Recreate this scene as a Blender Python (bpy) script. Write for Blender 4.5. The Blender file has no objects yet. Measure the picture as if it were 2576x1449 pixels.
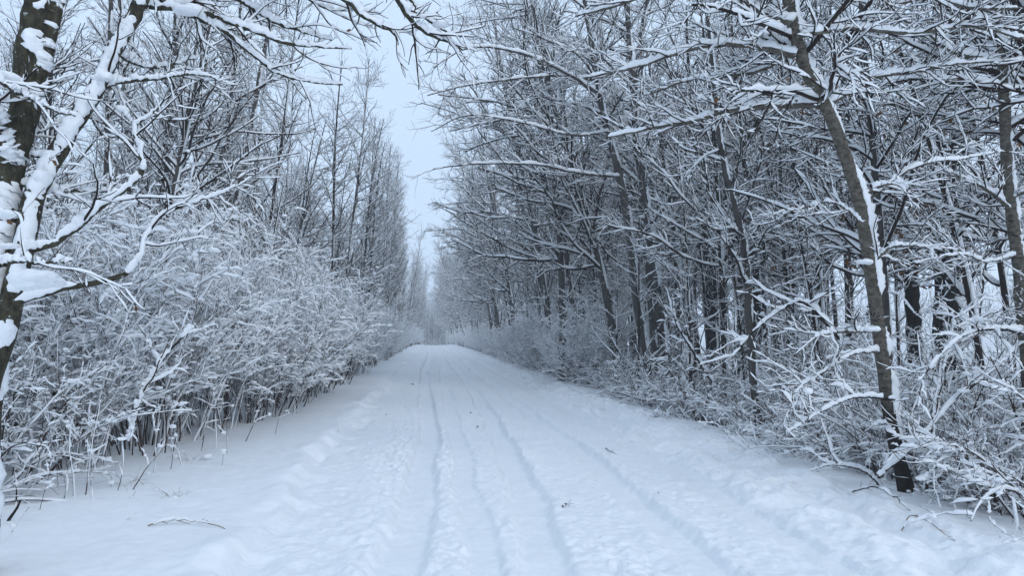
import bpy, math
import numpy as np

scene = bpy.context.scene
COL = scene.collection
R_ = math.radians

# ------------------------------------------------------------------ camera
CAM_H = 1.6
CAM_YAW = R_(-6.0)          # lane runs along +Y, the lens looks a little to its right
CAM_PITCH = R_(3.55)
cam_data = bpy.data.cameras.new("camera")
cam_data.lens = 26.0
cam_data.sensor_width = 34.6
cam_data.clip_end = 3000
cam_data.clip_start = 0.05
cam = bpy.data.objects.new("camera", cam_data)
COL.objects.link(cam)
cam.location = (0, 0, CAM_H)
cam.rotation_euler = (math.pi / 2 + CAM_PITCH, 0, CAM_YAW)
scene.camera = cam

# ------------------------------------------------------------------ world: even overcast sky
SUN_EL, SUN_ROT = R_(34), R_(146)
world = bpy.data.worlds.new("World")
scene.world = world
world.use_nodes = True
nt = world.node_tree
nt.nodes.clear()
w_out = nt.nodes.new("ShaderNodeOutputWorld")
w_bg = nt.nodes.new("ShaderNodeBackground")
w_sky = nt.nodes.new("ShaderNodeTexSky")
w_sky.sky_type = 'NISHITA'
w_sky.sun_disc = False
w_sky.sun_elevation = SUN_EL
w_sky.sun_rotation = SUN_ROT
w_sky.air_density = 1.0
w_sky.dust_density = 4.0
w_mix = nt.nodes.new("ShaderNodeMix")
w_mix.data_type = 'RGBA'
w_mix.inputs[0].default_value = 0.92          # a closed deck of cloud over the blue
w_mix.inputs[7].default_value = (5.35, 6.8, 8.75, 1)
w_bg.inputs[1].default_value = 0.1
w_tc = nt.nodes.new("ShaderNodeTexCoord")
w_noise = nt.nodes.new("ShaderNodeTexNoise")
w_noise.inputs['Scale'].default_value = 2.2
w_noise.inputs['Detail'].default_value = 4
w_ramp = nt.nodes.new("ShaderNodeValToRGB")
w_ramp.color_ramp.elements[0].position, w_ramp.color_ramp.elements[0].color = 0.3, (5.8, 7.4, 9.6, 1)
w_ramp.color_ramp.elements[1].position, w_ramp.color_ramp.elements[1].color = 0.7, (6.3, 7.95, 10.1, 1)
nt.links.new(w_tc.outputs['Generated'], w_noise.inputs['Vector'])
nt.links.new(w_noise.outputs[0], w_ramp.inputs[0])
nt.links.new(w_ramp.outputs[0], w_mix.inputs[7])
nt.links.new(w_sky.outputs[0], w_mix.inputs[6])
nt.links.new(w_mix.outputs[2], w_bg.inputs[0])
nt.links.new(w_bg.outputs[0], w_out.inputs[0])

sun_data = bpy.data.lights.new("overcast_sun", 'SUN')
sun_data.energy = 0.5
sun_data.angle = R_(16)
sun_data.color = (1.0, 0.99, 0.97)
sun = bpy.data.objects.new("overcast_sun", sun_data)
COL.objects.link(sun)
sun.rotation_euler = (-(math.pi / 2 - SUN_EL), 0, -SUN_ROT)

scene.view_settings.view_transform = 'Standard'
scene.view_settings.look = 'None'
scene.view_settings.exposure = 0.2
scene.view_settings.gamma = 1.0
scene.cycles.max_bounces = 8
scene.cycles.diffuse_bounces = 5
scene.cycles.volume_bounces = 3
scene.cycles.use_denoising = True
scene.cycles.use_adaptive_sampling = True
scene.cycles.adaptive_threshold = 0.015
scene.cycles.caustics_reflective = False
scene.cycles.caustics_refractive = False

# ------------------------------------------------------------------ helpers
F_PX = 2576 / 34.6 * 26.0


def at(px, py, Y):
    """World point seen at pixel (px, py) of a 2576-wide frame, at distance Y along the lane."""
    x, y, z = (px - 1288) / F_PX, 1.0, -(py - 724.5) / F_PX
    c, s = math.cos(CAM_PITCH), math.sin(CAM_PITCH)
    y, z = y * c - z * s, y * s + z * c
    c, s = math.cos(CAM_YAW), math.sin(CAM_YAW)
    x, y = x * c - y * s, x * s + y * c
    k = Y / y
    return np.array((x * k, Y, CAM_H + z * k))


def px_of(x, y, z):
    z = z - CAM_H
    c, s = math.cos(-CAM_YAW), math.sin(-CAM_YAW)
    x, y = x * c - y * s, x * s + y * c
    c, s = math.cos(-CAM_PITCH), math.sin(-CAM_PITCH)
    y, z = y * c - z * s, y * s + z * c
    return 1288 + F_PX * x / y, 724.5 - F_PX * z / y


def norm(v):
    return v / np.maximum(np.linalg.norm(v, axis=-1, keepdims=True), 1e-9)


def smooth(a, b, x):
    t = np.clip((x - a) / (b - a), 0, 1)
    return t * t * (3 - 2 * t)


def vnoise(x, y, seed=0):
    """Smooth 2-D value noise in -1..1."""
    xi, yi = np.floor(x).astype(np.int64), np.floor(y).astype(np.int64)
    xf, yf = x - xi, y - yi
    xf, yf = xf * xf * (3 - 2 * xf), yf * yf * (3 - 2 * yf)

    def h(a, b):
        n = (a * 374761393 + b * 668265263 + seed * 982451653) & 0x7fffffff
        n = ((n ^ (n >> 13)) * 1274126177) & 0x7fffffff
        return ((n ^ (n >> 16)) & 0xffff) / 32767.5 - 1.0
    a, b, c, d = h(xi, yi), h(xi + 1, yi), h(xi, yi + 1), h(xi + 1, yi + 1)
    return (a * (1 - xf) + b * xf) * (1 - yf) + (c * (1 - xf) + d * xf) * yf


def fbm(x, y, seed=0, o=3):
    s, a = 0, 1.0
    for k in range(o):
        s = s + a * vnoise(x * 2 ** k + 17.3 * k, y * 2 ** k - 9.1 * k, seed + k)
        a *= 0.5
    return s


class Acc:
    """Gathers quads (as vertex and index arrays) into one mesh; slot picks the material."""

    def __init__(self):
        self.v, self.f, self.m, self.n, self.slot = [], [], [], 0, 0

    def add(self, v, f):
        if len(v):
            self.v.append(v.reshape(-1, 3))
            self.f.append(f + self.n)
            self.m.append(np.full(len(f), self.slot, dtype=np.int32))
            self.n += len(self.v[-1])
        return self

    def mesh(self, name, mats):
        v = np.concatenate(self.v).astype(np.float32)
        f = np.concatenate(self.f).astype(np.int32)
        k = f.shape[1]
        me = bpy.data.meshes.new(name)
        me.vertices.add(len(v))
        me.vertices.foreach_set("co", v.ravel())
        me.loops.add(f.size)
        me.loops.foreach_set("vertex_index", f.ravel())
        me.polygons.add(len(f))
        me.polygons.foreach_set("loop_start", np.arange(0, f.size, k, dtype=np.int32))
        me.polygons.foreach_set("use_smooth", np.ones(len(f), dtype=bool))
        me.update(calc_edges=True)
        for m in mats if isinstance(mats, (list, tuple)) else [mats]:
            me.materials.append(m)
        me.polygons.foreach_set("material_index", np.concatenate(self.m))
        return me

    def build(self, name, mat, parent=None):
        o = bpy.data.objects.new(name, self.mesh(name, mat))
        COL.objects.link(o)
        if parent is not None:
            o.parent = parent
        return o


def ring_faces(B, N, k):
    b = np.arange(B)[:, None, None] * N * k
    n = np.arange(N - 1)[None, :, None] * k
    j = np.arange(k)[None, None, :]
    j2 = (j + 1) % k
    base = b + n
    return np.stack([base + j, base + j2, base + k + j2, base + k + j], -1).reshape(-1, 4)


def tangents(P):
    T = np.empty_like(P)
    T[:, 1:-1] = P[:, 2:] - P[:, :-2]
    T[:, 0] = P[:, 1] - P[:, 0]
    T[:, -1] = P[:, -1] - P[:, -2]
    return norm(T)


def tubes(acc, P, R, k, rough=0.0, rng=None):
    B, N = R.shape
    T = tangents(P)
    m = np.abs(norm(P[:, -1] - P[:, 0]))
    ref = np.eye(3)[np.argmin(m, -1)][:, None, :]
    s = norm(np.cross(T, ref))
    u = np.cross(s, T)
    a = np.arange(k) * 2 * np.pi / k
    rr = R[:, :, None]
    if rough and rng is not None:
        rr = rr * (1 + rough * rng.normal(size=(B, N, k)))
    v = P[:, :, None] + (s[:, :, None] * np.cos(a)[None, None, :, None] + u[:, :, None] * np.sin(a)[None, None, :, None]) * rr[..., None]
    acc.add(v, ring_faces(B, N, k))


WIND = np.array((0.42, -0.16, 0.0))


def snow_on(acc, P, R, k, rng, h0=0.012, hr=0.7, w0=0.005, wr=0.85, gap=0.08, wind=1.0, lump=0.35, steep=(0.2, 0.75), blow=None, runs=1, tipbare=0, grain=0.0):
    """Snow lying along the upper (and windward) side of every branch in the batch."""
    B, N = R.shape
    T = tangents(P)
    U = np.array((0, 0, 1.0)) + (WIND if blow is None else np.array(blow)) * wind
    u = U - (T @ U)[..., None] * T
    f = smooth(steep[0], steep[1], np.linalg.norm(u, axis=-1))
    u = norm(u + 1e-6)
    s = np.cross(T, u)
    n = 1 + lump * rng.normal(size=(B, N))
    if runs > 1:          # long smooth drifts instead of single lumps
        m = N // runs + 3
        kn = 1 + 2.0 * lump * rng.normal(size=(B, m))
        kn[rng.random((B, m)) < gap] = -0.6
        xx = np.arange(N) / runs
        n = np.stack([np.interp(xx, np.arange(m), q) for q in kn]) + 0.12 * rng.normal(size=(B, N))
        n = np.clip(n, 0.0, 2.0)
    else:
        n = np.clip(n, 0.25, 2.0)
        n[rng.random((B, N)) < gap] = 0.0
    if tipbare:
        n[:, -1] = 0.0
        n[:, -2] *= 0.65
    n[:, 0] *= 0.6
    n[:, -1] *= 0.25
    h = np.minimum((h0 + hr * R) * np.clip(n, 0, 2), 0.065) * f
    w = (w0 + wr * R) * np.sqrt(f * np.clip(n, 0, 1.15))
    a = (np.arange(k) + (0.5 if k == 4 else 0.25)) * 2 * np.pi / k
    ca, sa = np.cos(a), np.sin(a)
    up = np.where(sa > 0, sa, 0)[None, None] * (h + 0.45 * R * (h > 0.002))[..., None] + np.where(sa < 0, sa, 0)[None, None] * (np.minimum(0.35 * R, 0.4 * h))[..., None]
    if grain:
        up = up * (1 + grain * rng.normal(size=up.shape))
    wg = 1 + grain * 0.7 * rng.normal(size=(B, N, k)) if grain else 1.0
    c = P + u * (R * (0.55 if k > 3 else 0.7))[..., None] * np.where(h > 0.002, 1, 0)[..., None]
    v = c[:, :, None] + s[:, :, None] * (ca[None, None] * w[..., None] * wg)[..., None] + u[:, :, None] * up[..., None]
    acc.add(v, ring_faces(B, N, k))


# a small rounded lump (subdivided cube, all quads) used for pads of snow on forks
def _lump():
    g = np.linspace(-1, 1, 4)
    vs, fs, n = [], [], 0
    for ax in range(3):
        for sg in (-1, 1):
            a, b = np.meshgrid(g, g, indexing='ij')
            p = np.zeros((4, 4, 3))
            p[..., ax] = sg
            p[..., (ax + 1) % 3] = a
            p[..., (ax + 2) % 3] = b
            vs.append(norm(p).reshape(-1, 3))
            for i in range(3):
                for j in range(3):
                    q = [n + i * 4 + j, n + (i + 1) * 4 + j, n + (i + 1) * 4 + j + 1, n + i * 4 + j + 1]
                    fs.append(q if sg > 0 else q[::-1])
            n += 16
    return np.concatenate(vs), np.array(fs)


LUMP_V, LUMP_F = _lump()


def pads(acc, P, R, rng, count, size, t=(0.1, 0.9)):
    """Pads of snow caught where twigs cross."""
    B, N = R.shape
    if count <= 0 or B == 0:
        return
    b = rng.integers(0, B, count)
    f = rng.uniform(t[0], t[1], count) * (N - 1)
    i = np.minimum(f.astype(int), N - 2)
    fr = (f - i)[:, None]
    c = P[b, i] * (1 - fr) + P[b, i + 1] * fr
    r = size * np.clip(rng.lognormal(0, 0.4, count), 0.4, 1.7)
    sc = np.stack([r * rng.uniform(0.8, 1.7, count), r * rng.uniform(0.8, 1.7, count), r * rng.uniform(0.5, 0.85, count)], -1)
    ang = rng.uniform(0, 2 * np.pi, count)
    v = LUMP_V[None] * sc[:, None]
    ph = rng.uniform(0, 6.28, (count, 3))
    v = v * (1 + 0.16 * np.sin(LUMP_V[None] @ np.array([[3.1, 1, 2], [1, 2.7, -1], [2, -1, 3.3]]) + ph[:, None]).sum(-1, keepdims=True) / 1.7)
    ca, sa = np.cos(ang)[:, None], np.sin(ang)[:, None]
    v = np.stack([v[..., 0] * ca - v[..., 1] * sa, v[..., 0] * sa + v[..., 1] * ca, v[..., 2]], -1)
    v = v + (c + np.stack([0 * r, 0 * r, sc[:, 2] * 0.55], -1))[:, None]
    fc = LUMP_F[None] + (np.arange(count) * len(LUMP_V))[:, None, None]
    acc.add(v, fc.reshape(-1, 4))


def grow(rng, P, R, per_m, length, N, ang=0.9, angsd=0.2, t=(0.1, 0.97), rr=0.6, rmin=0.003, rmax=9, trop=0.0, wig=0.12,
         flat=1.0, bias=(0, 0, 0), taper=0.6, rel=False, tip=0.45):
    """One level of side shoots on every branch of the batch."""
    seg = np.linalg.norm(np.diff(P, axis=1), axis=-1)
    ln = seg.sum(1)
    want = ln * per_m * (t[1] - t[0])
    n = np.floor(want + rng.random(len(ln))).astype(int)
    idx = np.repeat(np.arange(len(ln)), n)
    M = len(idx)
    N0 = P.shape[1]
    tt = rng.uniform(t[0], t[1], M)
    f = tt * (N0 - 1)
    i = np.minimum(f.astype(int), N0 - 2)
    fr = (f - i)[:, None]
    S = P[idx, i] * (1 - fr) + P[idx, i + 1] * fr
    T = norm(P[idx, i + 1] - P[idx, i])
    rp = R[idx, i] * (1 - fr[:, 0]) + R[idx, i + 1] * fr[:, 0]
    V = rng.normal(size=(M, 3))
    V[:, 2] *= flat
    V = norm(V - (V * T).sum(-1, keepdims=True) * T)
    th = np.clip(rng.normal(ang, angsd, M), 0.15, 2.0)[:, None]
    d = norm(np.cos(th) * T + np.sin(th) * V + np.array(bias))
    L = length * (ln[idx] if rel else 1) * (1 - taper * tt) * rng.uniform(0.55, 1.25, M)
    return sweep(rng, S, d, L, N, np.clip(rr * rp, rmin, rmax), trop, wig, tip, rmin)


def sweep(rng, S, d, L, N, r0, trop, wig, tip=0.45, rmin=0.003):
    M = len(S)
    P = np.empty((M, N, 3))
    P[:, 0] = S
    st = (L / (N - 1))[:, None]
    for q in range(1, N):
        P[:, q] = P[:, q - 1] + d * st
        d = norm(d + wig * rng.normal(size=(M, 3)) + np.array((0, 0, trop)))
    s = np.linspace(0, 1, N)[None]
    Rr = np.maximum(np.asarray(r0)[:, None] * (1 - (1 - tip) * s), rmin * (1 - 0.35 * s))
    return P, Rr


def resample(pts, rad, n, rng=None, wob=0.0):
    """Catmull-Rom through pts (m,3)."""
    pts, rad = np.asarray(pts, float), np.asarray(rad, float)
    e = np.concatenate([[2 * pts[0] - pts[1]], pts, [2 * pts[-1] - pts[-2]]])
    m = len(pts)
    f = np.linspace(0, m - 1, n)
    i = np.minimum(f.astype(int), m - 2)
    t = (f - i)[:, None]
    p0, p1, p2, p3 = e[i], e[i + 1], e[i + 2], e[i + 3]
    P = 0.5 * (2 * p1 + (p2 - p0) * t + (2 * p0 - 5 * p1 + 4 * p2 - p3) * t * t + (3 * p1 - p0 - 3 * p2 + p3) * t ** 3)
    R = np.interp(f, np.arange(m), rad)
    if rng is not None and wob:
        P[1:-1] += rng.normal(size=(n - 2, 3)) * wob
    return P, R


# ------------------------------------------------------------------ materials
def new_mat(name):
    m = bpy.data.materials.new(name)
    m.use_nodes = True
    t = m.node_tree
    b = t.nodes["Principled BSDF"]
    return m, t, b


def noise_node(t, scale, detail=4, rough=0.6, vec=None, coord='Object', stretch=None):
    tc = t.nodes.new("ShaderNodeTexCoord")
    n = t.nodes.new("ShaderNodeTexNoise")
    n.inputs['Scale'].default_value = scale
    n.inputs['Detail'].default_value = detail
    n.inputs['Roughness'].default_value = rough
    src = tc.outputs[coord]
    if stretch:
        mp = t.nodes.new("ShaderNodeMapping")
        mp.inputs['Scale'].default_value = stretch
        t.links.new(src, mp.inputs[0])
        src = mp.outputs[0]
    t.links.new(src, n.inputs['Vector'])
    return n


def ramp(t, src, stops):
    r = t.nodes.new("ShaderNodeValToRGB")
    e = r.color_ramp.elements
    while len(e) < len(stops):
        e.new(0.5)
    for q, (p, c) in zip(e, stops):
        q.position = p
        q.color = (*c, 1)
    t.links.new(src, r.inputs[0])
    return r


def bump(t, b, src, strength, dist):
    n = t.nodes.new("ShaderNodeBump")
    n.inputs['Strength'].default_value = strength
    n.inputs['Distance'].default_value = dist
    t.links.new(src, n.inputs['Height'])
    t.links.new(n.outputs[0], b.inputs['Normal'])


def snow_mat(name, scale, dist):
    m, t, b = new_mat(name)
    n = noise_node(t, scale, 3, 0.65)
    r = ramp(t, n.outputs[0], [(0.3, (0.82, 0.84, 0.865)), (0.7, (0.895, 0.905, 0.92))])
    t.links.new(r.outputs[0], b.inputs['Base Color'])
    b.inputs['Roughness'].default_value = 0.75
    b.inputs['Specular IOR Level'].default_value = 0.2
    bump(t, b, n.outputs[0], 0.6, dist)
    return m


def bark_mat(name, stops, scale, stretch, dist=0.01, fleck=None):
    m, t, b = new_mat(name)
    n = noise_node(t, scale, 5, 0.7, stretch=stretch)
    r = ramp(t, n.outputs[0], stops)
    col = r.outputs[0]
    if fleck:
        n2 = noise_node(t, fleck[0], 4, 0.7, stretch=fleck[3] if len(fleck) > 3 else None)
        k = ramp(t, n2.outputs[0], [(fleck[1], (0, 0, 0)), (fleck[1] + 0.05, (1, 1, 1))])
        mx = t.nodes.new("ShaderNodeMix")
        mx.data_type = 'RGBA'
        t.links.new(k.outputs[0], mx.inputs[0])
        t.links.new(col, mx.inputs[6])
        mx.inputs[7].default_value = (*fleck[2], 1)
        col = mx.outputs[2]
    t.links.new(col, b.inputs['Base Color'])
    b.inputs['Roughness'].default_value = 0.9
    b.inputs['Specular IOR Level'].default_value = 0.15
    bump(t, b, n.outputs[0], 0.8, dist)
    return m


M_SNOW = snow_mat("branch_snow", 60, 0.004)
M_GROUND = snow_mat("ground_snow", 9, 0.012)
M_LANE = snow_mat("lane_snow", 20, 0.02)
M_MOSSY = bark_mat("mossy_bark", [(0.32, (0.012, 0.012, 0.010)), (0.5, (0.045, 0.040, 0.026)), (0.68, (0.085, 0.08, 0.055))], 22, (1, 1, 0.5), 0.02,
                   (26, 0.64, (0.42, 0.45, 0.44)))
M_ASPEN = bark_mat("aspen_bark", [(0.3, (0.035, 0.030, 0.024)), (0.52, (0.115, 0.102, 0.083)), (0.75, (0.22, 0.20, 0.175))], 16, (1, 1, 1.6), 0.02,
                   (9, 0.60, (0.02, 0.018, 0.015), (1, 1, 3.5)))
def dark_foot(m, z0, z1, col):
    """Old furrowed bark at the foot of a smooth trunk (z in metres above its base)."""
    t = m.node_tree
    b = t.nodes["Principled BSDF"]
    src = b.inputs['Base Color'].links[0].from_socket
    tc = t.nodes.new("ShaderNodeTexCoord")
    sp = t.nodes.new("ShaderNodeSeparateXYZ")
    t.links.new(tc.outputs['Object'], sp.inputs[0])
    n = noise_node(t, 6, 4, 0.7)
    ad = t.nodes.new("ShaderNodeMath")
    ad.operation = 'MULTIPLY_ADD'
    t.links.new(n.outputs[0], ad.inputs[0])
    ad.inputs[1].default_value = 0.9
    t.links.new(sp.outputs[2], ad.inputs[2])
    mr = t.nodes.new("ShaderNodeMapRange")
    mr.inputs[1].default_value, mr.inputs[2].default_value = z0 + 0.45, z1 + 0.45
    mr.inputs[3].default_value, mr.inputs[4].default_value = 1, 0
    t.links.new(ad.outputs[0], mr.inputs[0])
    mx = t.nodes.new("ShaderNodeMix")
    mx.data_type = 'RGBA'
    t.links.new(mr.outputs[0], mx.inputs[0])
    t.links.new(src, mx.inputs[6])
    mx.inputs[7].default_value = (*col, 1)
    t.links.new(mx.outputs[2], b.inputs['Base Color'])


dark_foot(M_ASPEN, 0.7, 1.15, (0.022, 0.02, 0.017))
M_POLE = bark_mat("grey_bark", [(0.3, (0.03, 0.028, 0.026)), (0.7, (0.11, 0.10, 0.092))], 8, (1, 1, 0.4), 0.006, (6, 0.67, (0.02, 0.018, 0.016), (1, 1, 3)))
M_DARK = bark_mat("dark_bark", [(0.3, (0.008, 0.0075, 0.007)), (0.7, (0.035, 0.030, 0.025))], 14, (1, 1, 0.25), 0.02, (20, 0.67, (0.2, 0.23, 0.22)))
M_TWIG = bark_mat("twig_bark", [(0.3, (0.013, 0.010, 0.009)), (0.7, (0.042, 0.030, 0.025))], 6, None, 0.002)
M_STEM = bark_mat("shrub_bark", [(0.3, (0.02, 0.012, 0.010)), (0.7, (0.07, 0.042, 0.032))], 5, None, 0.002)
M_CHAR = bark_mat("carving_scar", [(0.3, (0.010, 0.009, 0.008)), (0.7, (0.02, 0.018, 0.015))], 30, None, 0.002)
M_STRAW = bark_mat("dry_straw", [(0.3, (0.16, 0.11, 0.065)), (0.7, (0.30, 0.23, 0.15))], 12, None, 0.001)
M_LEAF = bark_mat("dead_leaf", [(0.3, (0.09, 0.042, 0.02)), (0.7, (0.24, 0.125, 0.06))], 15, None, 0.002)


def tag(o, label=None, cat=None, group=None, kind=None):
    if label:
        o["label"] = label
    if cat:
        o["category"] = cat
    if group:
        o["group"] = group
    if kind:
        o["kind"] = kind
    return o


def empty(name, loc=(0, 0, 0), rz=0.0):
    o = bpy.data.objects.new(name, None)
    o.empty_display_size = 0.3
    COL.objects.link(o)
    o.location = loc
    o.rotation_euler = (0, 0, rz)
    return o


def copy_tree(o, loc, rot, sc):
    c = o.copy()
    COL.objects.link(c)
    c.location, c.rotation_euler, c.scale = loc, rot, (sc, sc, sc)
    for ch in o.children:
        d = ch.copy()
        COL.objects.link(d)
        d.parent = c
    return c


# ------------------------------------------------------------------ ground and lane
X_L, X_R = -1.35, 4.4
TRACKS = [  # (ys, xs, half width, depth)
    ([0, 5, 7.6, 12, 20, 36, 60, 400], [-0.45, -0.28, -0.14, 0.0, -0.12, -0.3, -0.1, 0.2], 0.17, 0.055),
    ([0, 5, 7.6, 12, 27, 41, 60, 400], [0.5, 0.81, 1.0, 1.1, 1.3, 1.2, 1.25, 1.3], 0.165, 0.052),
    ([0, 5, 7.6, 11, 33, 60, 400], [1.9, 1.97, 2.03, 2.05, 1.95, 2.1, 2.2], 0.145, 0.045),
    ([0, 5, 8, 14, 33, 60, 400], [0.55, 0.42, 0.40, 0.42, 0.5, 0.8, 0.9], 0.13, 0.022),
    ([0, 6, 10, 20, 60, 400], [2.75, 2.85, 2.95, 2.9, 2.8, 2.7], 0.14, 0.024),
]


def terrain(x, y):
    """Height of the snow surface."""
    near = np.exp(-np.maximum(y, 0) / 60)
    z = 0.10 * fbm(x * 0.18 + 3, y * 0.18, 5, 2) * smooth(2.2, 6, np.abs(x - 1.5))
    # left verge: a low ploughed bank, then gently rising
    e = X_L + 0.16 * fbm(y * 0.55, y * 0 + 2.2, 11, 3)
    z = z + 0.085 * smooth(e + 0.06, e - 0.12, x) + 0.045 * np.exp(-((x - e + 0.18) / 0.16) ** 2) * (0.5 + 0.8 * vnoise(y * 2.3, x * 0.8, 21))
    z = z + 0.18 * smooth(-2.2, -7, x)
    # footprints / clods along the bank
    cl = np.clip(vnoise(x * 3.4, y * 2.6, 31), 0, 1) ** 1.5
    z = z - 0.14 * cl * np.exp(-((x - e - 0.02) / 0.30) ** 2) + 0.05 * np.clip(vnoise(x * 4.1, y * 3.3, 35), 0, 1) * np.exp(-((x - e) / 0.35) ** 2)
    # right verge falls into a shallow ditch, then the field climbs away
    z = z - 0.75 * smooth(4.5, 8.0, x) * smooth(3, 9, y) + 0.35 * smooth(9, 14, x) + 5.5 * smooth(13, 44, x) + 2.5 * smooth(-24, -90, x)
    z = z + 0.05 * np.exp(-((x - 4.05 - 0.15 * vnoise(y * 0.5, y * 0, 8)) / 0.25) ** 2)
    # wheel tracks with thrown-up shoulders
    inl = smooth(X_L - 0.1, X_L + 0.3, x) * smooth(X_R + 0.3, X_R - 0.1, x)
    soft = np.ones_like(x)
    for q, (ys, xs, hw, dp) in enumerate(TRACKS):
        c = np.interp(y, ys, xs) + 0.04 * vnoise(y * 0.6, y * 0 + q, 41 + q)
        d = np.abs(x - c)
        hwq = hw * (1 + 0.15 * vnoise(y * 1.3, y * 0 + q, 51 + q)) + 0.022 * vnoise(x * 12, y * 9, 55 + q)
        prof = smooth(hwq * 1.25, hwq * 0.8, d)
        z = z - 1.35 * dp * prof * inl * (1 + 0.25 * vnoise(y * 0.9, y * 0 + q, 61))
        z = z + dp * 0.45 * np.exp(-((d - hwq * 1.55) / (hwq * 0.5)) ** 2) * inl * (0.5 + 0.6 * vnoise(x * 13, y * 10, 71 + q) + 0.3 * vnoise(x * 2, y * 0.8, 75 + q))
        soft = soft * (1 - 0.9 * prof)
    # churned crumbs between and beside the tracks
    ch = np.exp(-((x - 0.28) / 0.28) ** 2) + np.exp(-((x + 0.45) / 0.30) ** 2) + 0.9 * np.exp(-((x - 1.38) / 0.24) ** 2) + 0.7 * np.exp(-((x - 2.45) / 0.3) ** 2)
    ch = np.clip(ch * (0.6 + 0.8 * vnoise(x * 1.1, y * 0.4, 81)), 0.08, 1.2)
    z = z + soft * inl * ch * (0.055 * np.abs(fbm(x * 11, y * 8.5, 91, 3)) ** 0.8 - 0.016)
    rt = smooth(2.9, 3.3, x) * smooth(4.7, 4.2, x)
    lum = fbm(x * 2.6, y * 2.0, 101, 4)
    z = z + rt * (0.085 * np.clip(lum, -0.5, 1.2))
    z = z + inl * soft * 0.010 * fbm(x * 15, y * 12, 131, 2)
    z = z + inl * 0.012 * fbm(x * 5, y * 3, 111, 2) + 0.007 * fbm(x * 9, y * 7, 121, 2) * near
    z = z - smooth(120, 230, y) * 1.4
    return z


def gz(x, y):
    return float(terrain(np.array([float(x)]), np.array([float(y)]))[0])


ys = [-14.0]
while ys[-1] < 310:
    y = ys[-1]
    ys.append(y + max(0.022, 0.0035 * abs(y - 2)) if y > 3.5 else y + 0.3)
ys = np.array(ys)
xl = -1.35 - np.concatenate([np.arange(0, 1.2, 0.035), np.geomspace(1.2, 170, 110)])[::-1]
xc = np.linspace(X_L, X_R, 320)
xr = X_R + np.concatenate([np.arange(0, 1.6, 0.035), np.geomspace(1.6, 170, 120)])


def sheet(name, xs, mat):
    X, Y = np.meshgrid(xs, ys)
    Z = terrain(X, Y)
    r, c = X.shape
    i = np.arange((r - 1) * c).reshape(r - 1, c)[:, :-1]
    f = np.stack([i, i + 1, i + c + 1, i + c], -1).reshape(-1, 4)
    return tag(Acc().add(np.stack([X, Y, Z], -1), f).build(name, mat), kind="structure")


sheet("ground_left", xl, M_GROUND)
sheet("lane", xc, M_LANE)
sheet("ground_right", xr, M_GROUND)


# ------------------------------------------------------------------ trees
def dead_leaves(acc, rng, P, count, size):
    B, N = P.shape[:2]
    b = rng.integers(0, B, count)
    c = P[b, rng.integers(max(1, N // 2), N, count)]
    d = norm(rng.normal(size=(count, 3)) * (1, 1, 0.4) + (0, 0, -0.9))
    s = norm(np.cross(d, rng.normal(size=(count, 3))))
    n = np.cross(s, d)
    L = size * rng.uniform(0.6, 1.3, count)[:, None]
    pr = [(0, 0.0, 0), (0.35, 0.28, 0.12), (0.75, 0.22, -0.06), (1.0, 0.02, 0.1)]
    rows = []
    for a, w, z in pr:
        for sg in (-1, 0, 1):
            rows.append(c + d * L * a + s * L * (w * sg + 0.01) + n * L * (z + (0.12 * w if sg else 0)))
    v = np.stack(rows, 1)
    f = np.array([[r * 3 + q, r * 3 + q + 1, r * 3 + q + 4, r * 3 + q + 3] for r in range(3) for q in range(2)])
    acc.add(v, (f[None] + (np.arange(count) * 12)[:, None, None]).reshape(-1, 4))


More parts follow.
